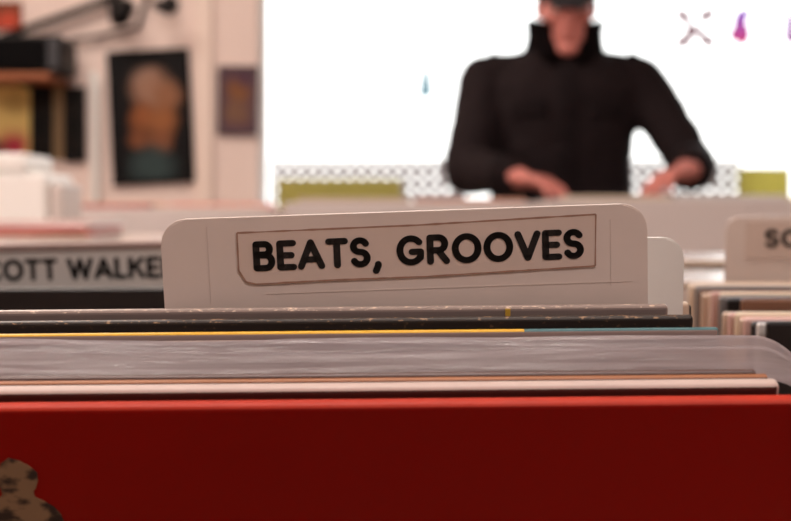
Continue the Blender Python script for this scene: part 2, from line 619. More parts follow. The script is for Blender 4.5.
poster(53, 86, 65, 160, 0, mat('ochre print', (150, 122, 84), 0.6, 0.15, 12), 'ochre strip between the two black framed panels', 'panel', None, 'ochre_panel', WY - 0.006)

bm = bmesh.new()
x = P(95, 0, WY - .03).x
add_tube(bm, [(x, WY - .03, 0.02), (x, WY - .03, P(0, 82, WY).z), (x - .004, WY - .026, P(0, 78, WY).z), (x - .012, WY - .012, P(0, 76, WY).z)], 0.016, 14)
tag(obj('wall_pipe', bm, M_white, smooth=True), 'white vertical pipe on the far wall left of the large dark poster', 'pipe')

sh = empty('wall_shelf', P(20, 80, WY - .1))
tag(sh, 'orange-brown wooden wall shelf carrying the black speaker', 'shelf')
a, b = P(-60, 76, 5.0), P(56, 83, 5.0)
c = sh.location
obj('shelf_board', box((a.x - c.x, -0.19, -0.014), (b.x - c.x, 0.098, 0.008), 0.003), mat('orange wood', (150, 84, 46), 0.5, 0.15, 9), sh)
for px in (-40, 30):
    bm = bmesh.new()
    xx = P(px, 0, 5.1).x - c.x
    add_box(bm, (xx - .012, 0.075, -0.05), (xx + .012, 0.098, -0.014))
    add_box(bm, (xx - .012, -0.10, -0.026), (xx + .012, 0.075, -0.014))
    obj('bracket', bm, M_black, sh)
sp = empty('loudspeaker', (P(0, 0, 5.0).x - .02, 5.01, c.z + .008))
tag(sp, 'black loudspeaker lying on the wall shelf at top left', 'speaker')
xr = P(64, 0, 4.95).x - sp.location.x
zt = P(0, 36, 4.95).z - sp.location.z
obj('cabinet', box((-.26, -.10, 0), (xr, .14, zt), 0.012), mat('speaker cabinet', (11, 10, 11), 0.5, 0.15, 30, spec=.2), sp)
obj('grille', box((-.245, -.112, .012), (xr - .05, -.0995, zt - .012), 0.004), M_soft, sp)
bm = bmesh.new()
add_box(bm, (xr - .044, -.106, .01), (xr - .008, -.0995, zt - .01), .002)
obj('side_strip', bm, mat('grey plastic', (52, 52, 56), 0.4), sp)  # grey strip standing for the cabinet's lighter side face

bm = bmesh.new()
pts = [P(-10, 42, WY - .05), P(40, 24, WY - .05), P(80, 10, WY - .05), P(122, -6, WY - .05)]
add_tube(bm, pts, [.014] * 4, 10)
for q in (P(10, 35, WY - .05), P(100, 2, WY - .05)):
    add_tube(bm, [q, q + Vector((0, .05, 0))], .008, 8)
tag(obj('cable_conduit', bm, M_black, smooth=True), 'black conduit climbing the far wall above the speaker', 'pipe')


def spotlight(px, py, r, label, aim):
    c = P(px, py, WY - .16)
    root = tag(empty('spotlight', (c.x, WY, c.z + .03)), label, 'lamp')
    bm = bmesh.new()
    add_tube(bm, [(0, 0, 0), (0, -.02, 0)], .03, 16)
    obj('wall_plate', bm, M_black, root, True)
    bm = bmesh.new()
    add_tube(bm, [(0, -.02, 0), (0, -.09, .005), (0, -.14, -.02)], .007, 10)
    obj('arm', bm, M_black, root, True)
    bm = bmesh.new()
    d = Vector(aim).normalized()
    b0 = Vector((0, -.16, -.03))
    add_tube(bm, [b0 - d * r * 1.4, b0 - d * r * 1.2, b0, b0 + d * r * 1.2, b0 + d * r * 1.25], [r * .45, r * .7, r * .85, r, r * .9], 18)
    obj('lamp_head', bm, M_black, root, True)


spotlight(118, 10, .036, 'black wall spotlight above the large dark poster', (.3, -.5, -.8))
spotlight(163, 7, .024, 'smaller black wall spotlight right of the other one', (.9, -.3, -.3))
bm = bmesh.new()
add_tube(bm, [P(70, 40, WY - .04), P(98, 36, WY - .04), P(138, 27, WY - .02), P(148, -8, WY - .02)], .008, 8)
add_tube(bm, [P(98, 36, WY - .04), P(98, 36, WY)], .008, 8)
tag(obj('cable', bm, M_black, smooth=True), 'thin dark cable looping between the speaker and the spotlights', 'cable')

# ------------------------------------------------------------------ record sleeves, crates, dividers
ZF = 0.645  # inside floor of the crates


def sleeve_bm(w, t, h, r=None):
    """a filled card sleeve standing at its bottom edge, soft spine edges, cover faces = slot 0, edges = slot 1"""
    bm = bmesh.new()
    add_box(bm, (-w / 2, 0, 0), (w / 2, t, h), (r or t * .33), 3)
    bm.normal_update()
    for f in bm.faces:
        f.material_index = 0 if abs(f.normal.y) > 0.93 else 1
    return bm


def stand(name, d, z, xc, yb, roll=0.0, zf=ZF):
    """root for a card leaning with its top front edge at depth d, height z and its foot at depth yb"""
    h = math.hypot(yb - d, z - zf)
    lean = asin((yb - d) / h)
    return empty(name, (xc - (z - zf) * sin(R(roll)), yb, zf), (lean, R(roll), 0)), h


def record(d, z, xc, yb, w, t, cover, edge, label, roll=0.0, group=None, zf=ZF, name='record_sleeve'):
    root, h = stand(name, d, z, xc, yb, roll, zf)
    tag(root, label, 'record', group)
    obj('card_cover', sleeve_bm(w, t, h), [cover, edge], root)
    return root, h


def record_simple(d, z, xc, yb, w, t, cover, edge, label, group, roll=0.0, zf=ZF):
    h = math.hypot(yb - d, z - zf)
    o = obj('record_sleeve', sleeve_bm(w, t, h), [cover, edge])
    o.location = (xc - (z - zf) * sin(R(roll)), yb, zf)
    o.rotation_euler = (asin((yb - d) / h), R(roll), 0)
    return tag(o, label, 'record', group)


def crate(x0, x1, y0, y1, z0, ztop, label, m=M_wood, group='record crates', front=None):
    root = empty('record_crate', ((x0 + x1) / 2, (y0 + y1) / 2, z0))
    tag(root, label, 'crate', group)
    hx, hy, hz, t = (x1 - x0) / 2, (y1 - y0) / 2, ztop - z0, .012
    obj('base_board', box((-hx + t, -hy + t, 0), (hx - t, hy - t, .018)), m, root)
    for s in (-1, 1):
        obj('side_panel', box((min(s * hx, s * (hx - t)), -hy, 0), (max(s * hx, s * (hx - t)), hy, hz), .002), m, root)
    obj('front_panel', box((-hx + t, -hy, 0), (hx - t, -hy + t, hz), .002), front or m, root)
    obj('back_panel', box((-hx + t, hy - t, 0), (hx - t, hy, hz), .002), m, root)
    return root


# table under the near crates
TT = ZF - .0205
tb = tag(empty('display_table', (0, 1.45, 0)), 'brown wooden table carrying the near record crates', 'table')
obj('tabletop', box((-.8, -.93, TT - .035), (.85, .77, TT), .004), M_wood2, tb)
for sx in (-.74, .79):
    for sy in (-.87, .71):
        obj('leg', box((sx - .03, sy - .03, 0), (sx + .03, sy + .03, TT - .035), .004), M_wood2, tb)
crate(-.225, .182, .54, 1.10, TT, .84, 'pale wooden crate in front holding the red record')
crate(.190, .560, .70, 1.36, TT, .84, 'pale wooden crate on the right holding navy and pink records')
crate(-.515, -.152, 1.125, 1.78, TT, .84, 'pale wooden crate on the left holding the black sleeves')
crate(.190, .560, 1.40, 2.16, TT, .84, 'pale wooden crate behind the right one, white sleeves lying on top')

# --- front crate, from the nearest sleeve backwards
GF = 'records in the front crate'
M_red = mat('red gloss card', (140, 6, 1), 0.3, 0.22, 5, 0.06, spec=.28, coat=0.08)
M_rededge = mat('red lit edge', (190, 48, 22), 0.5, 0.18, 60, spec=.25)  # light on the top edge painted in, brighter than the red cover
M_pale = mat('pale inner paper', (228, 206, 196), 0.5, 0.05)
M_paledge = mat('pale edge', (212, 190, 182), 0.45, 0.06, 50, spec=.3)
M_brown = mat('brown card', (150, 92, 58), 0.45, 0.1)
M_brownedge = mat('orange brown edge', (166, 104, 62), 0.45, 0.15, 40)
M_maroon = mat('maroon gap shade', (70, 30, 26), 0.45, 0.1)  # cover colour that paints the shade of the gaps between front sleeves
M_dusk = mat('dusky card', (92, 66, 62), 0.4, 0.1)
M_dark = mat_speckle('black worn card', (26, 20, 17), (96, 74, 54), 0.35, 520, 0.66)
M_darkedge = mat_speckle('black worn edge', (44, 34, 28), (170, 134, 100), 0.4, 560, 0.62)
M_greyc = mat('grey plastic card', (136, 122, 118), 0.32, 0.12, 22, coat=0.2)
M_greyedge = mat_speckle('grey edge', (150, 132, 124), (225, 200, 180), 0.35, 620, 0.62)
M_pinkgrey = mat('pink grey card', (172, 150, 144), 0.38, 0.1)
M_char = mat('charcoal card', (60, 58, 62), 0.35, 0.15)

y = .668
ROLL = -0.55
# 1 the red sleeve
root, h = record(.550, .9302, -.004, y, .318, .0066, M_red, M_rededge, 'glossy dark red record sleeve, nearest of all, with a small statue print', ROLL, GF)
# printed bust on its face, low at the left
k = 550 / 1500 * .001 * 1.02
def face_xy(px, py):
    return ((px - CX) * k + .004, h - (py - 402) * k * 1.06)
sil = [(-2, 470), (2, 460), (10, 454), (20, 457), (30, 463), (37, 470), (37, 479), (34, 487), (31, 491), (32, 497), (41, 502), (50, 508), (56, 516), (60, 530), (62, 560), (64, 600), (-46, 600), (-44, 560), (-40, 530), (-34, 515), (-24, 506), (-6, 500), (0, 494), (-1, 487), (-4, 480)]
obj('statue_print', plate([face_xy(*q) for q in sil], -.0002, -.0007), mat_speckle('bronze print', (50, 36, 30), (140, 112, 84), .6, 130, .46), root)
y += .0085
# 2 white-edged one
record(.5588, .9353, -.014, y, .315, .0064, M_maroon, M_paledge, 'pale pinkish-white record sleeve standing right behind the red one', ROLL, GF)
y += .0076
record(.5668, .9374, -.0165, y, .315, .003, M_maroon, M_brownedge, 'thin orange-brown record sleeve between the pale one and the plastic', ROLL, GF)
y += .0040
# 4 sleeve in loose clear polythene
root, h = record(.5712, .9388, -.020, y, .315, .0032, M_dusk, M_dusk, 'record in a loose clear plastic outer sleeve that folds back hazily', ROLL, GF)
lean = root.rotation_euler[0]
bm = bmesh.new()
NX, NV = 140, 22
grid = []
inv = (Matrix.Translation(root.location) @ Euler((lean, 0, 0)).to_matrix().to_4x4()).inverted()
for i in range(NX + 1):
    u = i / NX
    col = []
    for j in range(NV + 1):
        v = j / NV
        xw = -.186 + u * .356
        dd = .5742 + .0298 * v
        zz = .9352 + .0126 * min(1, v / .60) ** .8 + .0018 * min(1, max(0, (v - .62) / .14)) - .0022 * math.exp(-((v - .63) / .035) ** 2) + .0010 * math.exp(-((v - .78) / .03) ** 2)
        # the right-hand corner rounds over and hangs down
        e = max(0.0, (u - .925) / .075)
        zz -= .020 * e ** 2.4
        dd -= .004 * e * e
        rip = noise.noise(Vector((xw * 9, v * 3.2, 1.3))) * .0022 + noise.noise(Vector((xw * 26, v * 7, 4.1))) * .0009
        zz += rip * min(1, v * 2)
        lift = .0022 * sin(v * 9 + noise.noise(Vector((xw * 6, 0, 2))) * 2.5) * (v > .1)
        zz += lift * .35
        col.append(bm.verts.new(inv @ Vector((xw, dd, zz))))
    grid.append(col)
for i in range(NX):
    for j in range(NV):
        bm.faces.new((grid[i][j], grid[i + 1][j], grid[i + 1][j + 1], grid[i][j + 1]))
M_film = mat_film('clear polythene', (178, 164, 166), 0.88, 0.17, (2, 34, 34), .6)
f = obj('plastic_sleeve', bm, M_film, root, True)
f['label'] = 'clear crinkled plastic flap'
y += .0050
record(.6055, .9462, -.024, y, .315, .0026, M_pinkgrey, M_char, 'thin charcoal-edged record sleeve just behind the clear plastic flap', ROLL, GF)
y += .0036
record(.6110, .9487, -.026, y, .315, .0026, M_char, M_pinkgrey, 'thin pinkish-grey record sleeve in front of the yellow-edged one', ROLL, GF)
y += .0036
record(.6165, .9517, -.0245, y, .315, .0032, M_pinkgrey, mat_split('yellow teal edge', (232, 178, 28), (66, 112, 118), .0775, .4), 'record sleeve whose top edge is yellow at left and teal at right', ROLL, GF)
y += .0042
record(.6285, .9559, -.0325, y, .315, .0045, M_dark, M_darkedge, 'black worn record sleeve behind the yellow-edged one', ROLL, GF)
y += .0060
root, h = record(.6425, .9596, -.0405, y, .315, .0050, M_greyc, M_greyedge, 'grey plastic-wrapped record sleeve right in front of the lettered divider', ROLL, GF)
obj('price_tick', box((.0405 + .0470, -.0006, h - .0052), (.0405 + .0492, .0002, h - .0006)), mat('yellow tick', (206, 166, 60), 0.5), root)
y += .0070


# dividers
def divider(d, zbase, xc, yb, roll, tabw, tabh, body_w, rad, m, label, t=.0026):
    root, h = stand('divider_card', d, zbase, xc, yb, roll)
    tag(root, label, 'divider', None)
    tp = rounded(-tabw / 2, tabw / 2, h, h + tabh, rad, 'tl tr')
    # one outline: wide body below, tab above
    pts = [(-body_w / 2, .006), (body_w / 2, .006), (body_w / 2, h - .006)] + [tp[0]] + tp[1:-1] + [tp[-1]] + [(-body_w / 2, h - .006)]
    bm = plate(pts, 0, t)
    es = [e for e in bm.edges if abs(e.verts[0].co.y - e.verts[1].co.y) < 1e-6]
    bmesh.ops.bevel(bm, geom=es, offset=t * .3, segments=2, affect='EDGES')
    obj('card', bm, m, root)
    return root, h


def sticker(root, outline, text, x0, z0, width, height, track=.07, edge=True):
    st = obj('label_strip', plate(outline, -.0008, -.0001), M_sticker, root)
    if edge:
        bm = bmesh.new()
        n = len(outline)
        for i in range(n):
            a, b = Vector((outline[i][0], -.0009, outline[i][1])), Vector((outline[(i + 1) % n][0], -.0009, outline[(i + 1) % n][1]))
            steps = max(1, int((b - a).length / .004))
            for q in range(steps):
                p0, p1 = a.lerp(b, q / steps), a.lerp(b, (q + 1) / steps)
                w0 = .00036 * (1 + .8 * noise.noise(p0 * 300))
                w1 = .00036 * (1 + .8 * noise.noise(p1 * 300))
                nn = Vector((-(b - a).z, 0, (b - a).x)).normalized()
                bm.faces.new([bm.verts.new(v) for v in (p0 - nn * w0, p1 - nn * w1, p1 + nn * w1, p0 + nn * w0)])
        obj('grimy_outline', bm, M_stickedge, st)
    obj('lettering', lettering(text, x0, z0, width, height, -.0012, track), M_ink, st)
    return st


yd = y + .0008
DL = .664
mm = DL / F
root, h = divider(DL, CAMZ + (HY - 306) * mm, (406.5 - CX) * mm, yd, -2.0, 483 * mm, 96 * mm, 483 * mm, .0115, M_card,
                  'large white divider card with a rounded tab reading BEATS, GROOVES')
th = R(2.0)


def dl(px, py):
    """pixel to the divider's own plane"""
    dx, dz = (px - 406.5) * mm, -(py - 306) * mm
    return (dx * cos(th) + dz * sin(th), h + (-dx * sin(th) + dz * cos(th)) * 1.0)


ol = [dl(242, 230), dl(420, 223), dl(597, 213), dl(597.5, 265), dl(430, 275), dl(338, 278), dl(260, 282), dl(250, 279.5), dl(243, 268)]
a = dl(258, 269)
bq = dl(586, 254.6)
st = sticker(root, ol, 'BEATS, GROOVES', a[0], a[1], bq[0] - a[0], 30.5 * mm, .055)
st.rotation_euler[1] = -(R(2.5) - th) * .5
bm = bmesh.new()
for x0, x1, z0, z1 in ((-.0865, -.0862, .004, .039), (.0905, .0908, .006, .036), (-.062, .10, .0078, .0080)):
    add_box(bm, (x0, -.0003, h + z0), (x1, .0, h + z1))
obj('crease_lines', bm, mat('crease', (210, 195, 187), 0.6), root)

d2 = .700
m2 = d2 / F
divider(d2, CAMZ + (HY - 306) * m2, (441 - CX) * m2, .744, -0.3, 484 * m2, 68 * m2, 484 * m2, .010, M_card2, 'plain cream divider card peeking out right behind the lettered one')

# sleeves behind the dividers in the front crate
PAL = {
    'salmon': (206, 150, 128), 'black': (24, 22, 24), 'beige': (206, 184, 164), 'navy': (28, 36, 62), 'dusty pink': (208, 170, 162), 'white': (226, 222, 220),
    'brown': (116, 80, 60), 'cream': (226, 208, 184), 'grey': (128, 124, 124), 'teal': (58, 104, 110), 'maroon': (98, 32, 34), 'red': (180, 44, 34), 'orange': (206, 116, 50), 'green': (80, 120, 70), 'rose': (216, 120, 116)}
ORD = ['first', 'second', 'third', 'fourth', 'fifth', 'sixth', 'seventh', 'eighth', 'ninth', 'tenth', 'eleventh', 'twelfth', 'thirteenth', 'fourteenth', 'fifteenth', 'sixteenth', 'seventeenth', 'eighteenth', 'nineteenth', 'twentieth',
       'twenty-first', 'twenty-second', 'twenty-third', 'twenty-fourth', 'twenty-fifth', 'twenty-sixth', 'twenty-seventh', 'twenty-eighth']


def cm(c):
    return mat('card ' + c, PAL[c], 0.38, 0.12, 20)


for i, (c, dd, px) in enumerate([('salmon', .716, 682), ('beige', .724, 690), ('black', .734, 692), ('navy', .744, 688), ('brown', .756, 686)]):
    xr = (px - CX) / F * dd
    record_simple(dd, CAMZ - (303 + i * 2.0 - HY) / F * dd, xr - .1125, .7520 + i * .0078, .225, .0055, cm(c), cm(c),
                  '%s record sleeve, %s behind the plain cream divider' % (c, ORD[i]), GF, -.55)

# --- right crate
GR = 'records in the right crate'
seq = ['black', 'white', 'navy', 'black', 'dusty pink', 'beige', 'salmon', 'cream', 'dusty pink', 'beige', 'brown', 'black', 'navy', 'grey', 'cream', 'dusty pink', 'beige', 'salmon', 'beige', 'brown', 'grey', 'beige', 'dusty pink', 'cream', 'beige']
dd = .845
for i, c in enumerate(seq):
    t = random.choice((.0045, .0055, .007))
    near = i < 10
    zz = (.9385 if near else .9455) + random.uniform(-.002, .002) + (.0015 if i > 18 else 0)
    xl = (.209 if near else .2185) + random.uniform(-.002, .004)
    record_simple(dd, zz, xl + .1575, dd + .030, .315, t, cm(c), cm(c), '%s record sleeve, %s from the front in the right-hand crate' % (c, ORD[i]), GR, random.uniform(-.3, .3))
    dd += t + random.uniform(.003, .009) + (.02 if i == 10 else 0)
print('right crate ends', dd)

ds = 1.285
ms_ = ds / F
root, h = divider(ds, CAMZ + (HY - 282) * ms_, (725 - CX) * ms_ + .112, ds + .035, -.6, .224, 67 * ms_, .30, .011, M_card, 'white divider card in the right crate with a tab beginning SO')
hs = h
def dr(px, py):
    return ((px - CX) * ms_ - root.location.x, hs - (py - 282) * ms_)
a0, a1 = dr(748, 220), dr(748, 257)
a = dr(767, 246.5)
sticker(root, [(a0[0], a1[1]), (a0[0] + .155, a1[1]), (a0[0] + .155, a0[1]), (a0[0], a0[1])], 'SO', a[0], a[1], 37 * ms_, 19 * ms_, .09, edge=False)

# white sleeves lying flat behind, on standing records
GW = 'records in the crate behind the right one'
M_shiny = mat('white shiny sleeve', (236, 236, 240), 0.16, 0.03, coat=.4)
for i, (c, dd) in enumerate([('beige', 1.46), ('brown', 1.56), ('beige', 1.68), ('cream', 1.80), ('grey', 1.92), ('beige', 2.04)]):
    record_simple(dd, .929 if i < 3 else .938, .375, dd + .02, .315, .006, cm(c), cm(c), '%s record sleeve, %s from the front in the crate behind the right one' % (c, ORD[i]), GW)


def flat_sleeve(x, y0, z, m, me, label, group, rz=0, w=.315, t=.004, dep=.315):
    bm = bmesh.new()
    add_box(bm, (-w / 2, -dep / 2, 0), (w / 2, dep / 2, t), t * .3, 2)
    bm.normal_update()
    for f in bm.faces:
        f.material_index = 0 if abs(f.normal.z) > .9 else 1
    o = obj('record_sleeve', bm, [m, me])
    o.location = (x, y0, z)
    o.rotation_euler = (0, 0, R(rz))
    return tag(o, label, 'record', group)


flat_sleeve(.378, 1.600, .9305, M_shiny, cm('beige'), 'shiny white record sleeve lying flat behind the SO divider, nearer one', GW, 1.5, t=.006)
flat_sleeve(.372, 1.945, .9392, M_shiny, cm('beige'), 'shiny white record sleeve lying flat behind the SO divider, farther one', GW, -2, t=.008)

# --- left crate
GL = 'records in the left crate'
dd = 1.160
for i, c in enumerate(['black', 'maroon', 'black', 'black']):
    record_simple(dd, .9428 - i * .0012, -.334, dd + .025, .315, .006, cm(c), cm(c), '%s record sleeve, %s from the front in the left crate' % (c, ORD[i]), GL, -.3)
    dd += .022
dS = 1.265
mS = dS / F
root, h = divider(dS, CAMZ + (HY - 291) * mS, -.345, dS + .045, -1.2, .310, 47 * mS, .310, .004, M_card2, 'long white divider card in the left crate reading SCOTT WALKER', t=.004)
hL = h
a = ((-24 - CX) * mS - root.location.x, hL - (282 - 291) * mS)
a = (a[0], hL + 9.5 * mS)
b1 = (186 - CX) * mS - root.location.x
lt = obj('lettering', lettering('SCOTT WALKER', a[0], a[1], b1 - a[0], 22.5 * mS, -.0006, .06), M_ink, root)
obj('top_fold', box((-.155, -.003, hL + 40 * mS), (.155, .0045, hL + 47.6 * mS), .0015), M_pinkgrey, root)
for i, c in enumerate(['beige', 'grey', 'cream']):
    record_simple(1.40 + i * .10, .932, -.340, 1.425 + i * .10, .315, .006, cm(c), cm(c), '%s record sleeve, %s behind the long lettered divider in the left crate' % (c, ORD[i]), GL)

# ------------------------------------------------------------------ left counter with a pile of flat sleeves and a white box
ct = tag(empty('counter', (-.98, 2.85, 0)), 'pale counter at the left behind the near crates', 'counter')
CT = .957
obj('cabinet_body', box((-.55, -.44, .06), (.53, .44, CT - .03), .004), M_beigepanel, ct)
obj('worktop', box((-.58, -.47, CT - .03), (.56, .47, CT), .004), mat('worktop', (214, 198, 190), .4, .06, 8), ct)
obj('plinth', box((-.52, -.40, 0), (.50, .40, .06)), M_black, ct)
z = CT + .0005
for i, (c, rz) in enumerate([('white', 1), ('beige', -2), ('rose', 2), ('salmon', 0), ('rose', -1.5), ('white', 1), ('dusty pink', 3)]):
    flat_sleeve(-.655 + random.uniform(-.006, .006), 2.58 + random.uniform(-.005, .005), z, cm(c), cm(c), '%s sleeve lying flat on the left counter, %s from the bottom of the pile' % (c, ORD[i]), 'sleeves piled on the left counter', rz, t=.0046)
    z += .0048
wb = tag(empty('white_box', (-.80, 3.02, CT)), 'white box standing on the left counter behind the pile of sleeves', 'box')
obj('box_body', box((-.16, -.13, 0), (.125, .13, .125), .012, 3), M_white, wb)
obj('lid', box((-.16, -.12, .125), (.085, .12, .163), .012, 3), M_white, wb)
obj('side_flap', box((.125, -.10, 0), (.150, .10, .105), .008, 3), mat('off white', (206, 194, 188), .5), wb)

# ------------------------------------------------------------------ far rack with crates
FY0, FY1 = 3.50, 3.92
rk = tag(empty('record_rack', (.35, 3.71, 0)), 'long rack below the far record crates, in front of the person', 'rack')
RT = .70
obj('rack_top', box((-1.0, -.24, RT - .03), (1.6, .24, RT), .003), M_beigepanel, rk)
obj('front_board', box((-.98, -.225, .08), (1.58, -.205, RT - .03)), M_beigepanel, rk)
for sx in (-.94, 1.54):
    obj('end_board', box((sx - .02, -.205, 0), (sx + .02, .22, RT - .03)), M_beigepanel, rk)
far = [(-.62, .0, 'leftmost', 1.016), (.0, .0, 'second from left', 1.030), (.62, 0, 'before the person', 1.036), (1.24, 0, 'rightmost', 1.034)]
ZFF = RT + .0205
for i, (dx, _, nm, rim) in enumerate(far):
    xc = .04 + dx
    crate(xc - .30, xc + .30, FY0, FY1, RT, rim, 'beige far record crate on the long rack, ' + nm, M_beigepanel, 'far record crates', M_beigepanel)
    cols = [['red', 'maroon', 'beige', 'orange', 'red', 'rose'], ['beige', 'cream', 'salmon', 'white', 'brown', 'beige'], ['cream', 'dusty pink', 'white', 'beige', 'grey', 'salmon'], ['grey', 'white', 'beige', 'grey', 'cream', 'black']][i]
    for side in (0, 1):
        for j in range(5):
            c = cols[(j + side * 2) % 6]
            yy = FY0 + .05 + j * .075 + side * .01
            lr = ('left' if side == 0 else 'right')
            if i == 2 and j > 0:
                top = rim - .014
            else:
                top = rim + .008 + random.uniform(-.003, .006)
            o = record_simple(yy, top, xc - .137 + side * .274, yy + .012, .265, .007, cm(c), cm(c), '%s sleeve, %s row, %s half of far crate, %s' % (c, ORD[j], lr, nm), 'records in the far crates', 0, ZFF)

# ------------------------------------------------------------------ the person
M_skin = mat('skin', (210, 128, 116), 0.5, 0.10, 18, rgb2=(228, 144, 134))
M_jacket = mat('dark jacket cloth', (30, 20, 22), 0.85, 0.18, 30, 0.12, spec=.2)
M_jacket2 = mat('jacket trim', (25, 17, 19), 0.85, 0.18, 60, spec=.15)
M_trouser = mat('dark denim', (40, 44, 58), 0.85, 0.15, 60)
M_shoe = mat('brown leather', (60, 42, 32), 0.45, 0.15, 30)
M_cap = mat('dark cap cloth', (40, 34, 40), 0.85, 0.15, 60)
PX, PY = .462, 4.16
per = tag(empty('person', (PX, PY + .05, 0)), 'person in a dark high-collared jacket, head bent, both hands browsing far records', 'person')


def W(x, y, z):
    return Vector((x - PX, y - PY - .05, z))


sL, sR = W(.248, 4.15, 1.366), W(.676, 4.15, 1.366)
eL, eR = W(.196, 4.06, 1.122), W(.800, 4.03, 1.132)
wL, wR = W(.306, 3.865, 1.098), W(.752, 3.83, 1.116)
hip = .05

bm = bmesh.new()   # the body: one continuous skin
add_loft(bm, [(W(PX, 4.20, .86), .14, .095), (W(PX, 4.20, .95), .155, .10), (W(PX, 4.18, 1.08), .135, .088), (W(PX, 4.165, 1.22), .155, .098), (W(PX, 4.16, 1.33), .175, .095), (W(PX, 4.155, 1.385), .15, .075), (W(PX, 4.15, 1.42), .07, .06)])
add_capsule(bm, W(PX, 4.15, 1.37), W(PX + .002, 4.10, 1.52), .062, .054)
for s_, e_, w_ in ((sL, eL, wL), (sR, eR, wR)):
    add_capsule(bm, s_, e_, .048, .040)
    add_capsule(bm, e_, w_, .042, .029)
for sx in (-1, 1):
    add_capsule(bm, W(PX + sx * .085, 4.20, .88), W(PX + sx * .10, 4.19, .49), .080, .056)
    add_capsule(bm, W(PX + sx * .10, 4.19, .49), W(PX + sx * .11, 4.23, .09), .055, .038)
    add_capsule(bm, W(PX + sx * .11, 4.24, .05), W(PX + sx * .12, 4.07, .035), .038, .030)
# head, bent a little forward
hr = Euler((R(-14) * -1, 0, R(-2)))
HC = W(PX + .003, 4.080, 1.570)
HM = Matrix.Translation(HC) @ hr.to_matrix().to_4x4()
def hb(c, r):
    b2 = bmesh.new()
    add_ball(b2, c, r)
    b2.transform(HM)
    me = bpy.data.meshes.new('t')
    b2.to_mesh(me)
    b2.free()
    bm.from_mesh(me)
    bpy.data.meshes.remove(me)
hb((0, .018, .030), (.076, .096, .088))      # cranium
hb((0, -.018, -.024), (.071, .075, .088))    # face
hb((0, -.030, -.076), (.056, .054, .044))    # jaw
hb((0, -.068, -.108), (.030, .022, .020))    # chin
hb((0, -.088, .022), (.050, .012, .010))     # brow
hb((0, -.098, -.008), (.010, .018, .026))    # nose bridge
hb((0, -.108, -.028), (.016, .016, .012))    # nose tip
hb((0, -.088, -.058), (.026, .012, .006))    # lips
hb((0, -.086, -.068), (.022, .012, .007))
for sx in (-1, 1):
    hb((sx * .044, -.066, -.020), (.022, .022, .020))   # cheek
    hb((sx * .076, .010, -.008), (.009, .020, .032))    # ear


def hand(w, d, up, side, k=1.0):
    """palm, four bent fingers of unequal length, thumb from the palm's side"""
    d = Vector(d).normalized()
    up = (Vector(up) - d * Vector(up).dot(d)).normalized()
    s = d.cross(up) * side
    cap = lambda p, q, r0, r1, n: add_capsule(bm, w + (p - w) * k, w + (q - w) * k, r0 * k, r1 * k, n)
    for q in (-.026, -.009, .009, .026):
        cap(w + d * .012 + s * q * .75, w + d * .088 + s * q * 1.08 + up * (.004 - abs(q) * .12), .0155, .0135, 4)
    cap(w - d * .03, w + d * .02, .028, .026, 3)
    for q, L in ((-.030, .070), (-.010, .082), (.010, .078), (.030, .060)):
        p = w + d * .092 + s * q * 1.05
        ang = R(18)
        rad = .0098
        for seg, ll in enumerate((.45, .32, .26)):
            dirv = (d * cos(ang) - up * sin(ang) + s * q * 3.2).normalized()
            p2 = p + dirv * L * ll
            cap(p, p2, rad, rad * .9, 3)
            p, rad = p2, rad * .9
            ang += R(24)
    p = w + d * .030 - s * .030 - up * .006
    p2 = p + (d * .75 - s * .62 - up * .2).normalized() * .042
    p3 = p2 + (d * .95 - s * .15 - up * .3).normalized() * .032
    cap(p, p2, .014, .0115, 3)
    cap(p2, p3, .0113, .0092, 3)


hand(wL, (.72, -.66, -.14), (0, .12, 1), 1, 1.05)
hand(wR, (-.72, -.66, -.20), (-.1, .2, 1), -1, 1.14)
body = obj('body', fuse(bm, .0046, 2), M_skin, per, True)
M_eye = mat('eye white', (230, 224, 218), .2, .02)
M_iris = mat('iris', (50, 36, 28), .2, .1)
for sx in (-1, 1):
    b2 = bmesh.new()
    add_ball(b2, (sx * .031, -.079, .002), .0115, u=14, v=10)
    b2.transform(HM)
    e = obj('eye', b2, M_eye, per, True)
    b2 = bmesh.new()
    add_ball(b2, (sx * .031, -.0885, .001), (.0052, .0025, .0052), u=12, v=8)
    b2.transform(HM)
    obj('iris', b2, M_iris, e, True)
# hair round the back and sides, cap over it
b2 = bmesh.new()
add_ball(b2, (0, .036, .022), (.081, .088, .078))
for sx in (-1, 1):
    add_ball(b2, (sx * .070, .0, .012), (.010, .022, .036))
b2.transform(HM)
obj('hair', fuse(b2, .006, 1, .002, 60), mat('dark hair', (34, 26, 24), .6, .3, 120), per, True)
b2 = bmesh.new()
add_ball(b2, (0, .012, .062), (.090, .108, .070), u=32, v=20)
bmesh.ops.bisect_plane(b2, geom=b2.verts[:] + b2.edges[:] + b2.faces[:], plane_co=(0, 0, .022), plane_no=(0, .12, 1), clear_inner=True)
b2.transform(HM)
cap = obj('cap', b2, M_cap, per, True)
b2 = bmesh.new()
rows = []
for i in range(17):
    a = R(200 + 140 * i / 16)
    inner = (.086 * cos(a), .012 + .102 * sin(a), .030)
    k2 = max(0, sin(R(180 * i / 16)))
    outer = (.086 * cos(a) * 1.0, .012 + .102 * sin(a) - .062 * k2, .030 - .024 * k2)
    rows.append((b2.verts.new(inner), b2.verts.new(outer)))
for a, b in zip(rows, rows[1:]):
    b2.faces.new((a[0], a[1], b[1], b[0]))
r = bmesh.ops.extrude_face_region(b2, geom=b2.faces[:])
bmesh.ops.translate(b2, vec=(0, 0, .005), verts=[g for g in r['geom'] if isinstance(g, bmesh.types.BMVert)])
b2.transform(HM)
obj('peak', b2, M_cap, cap, True)

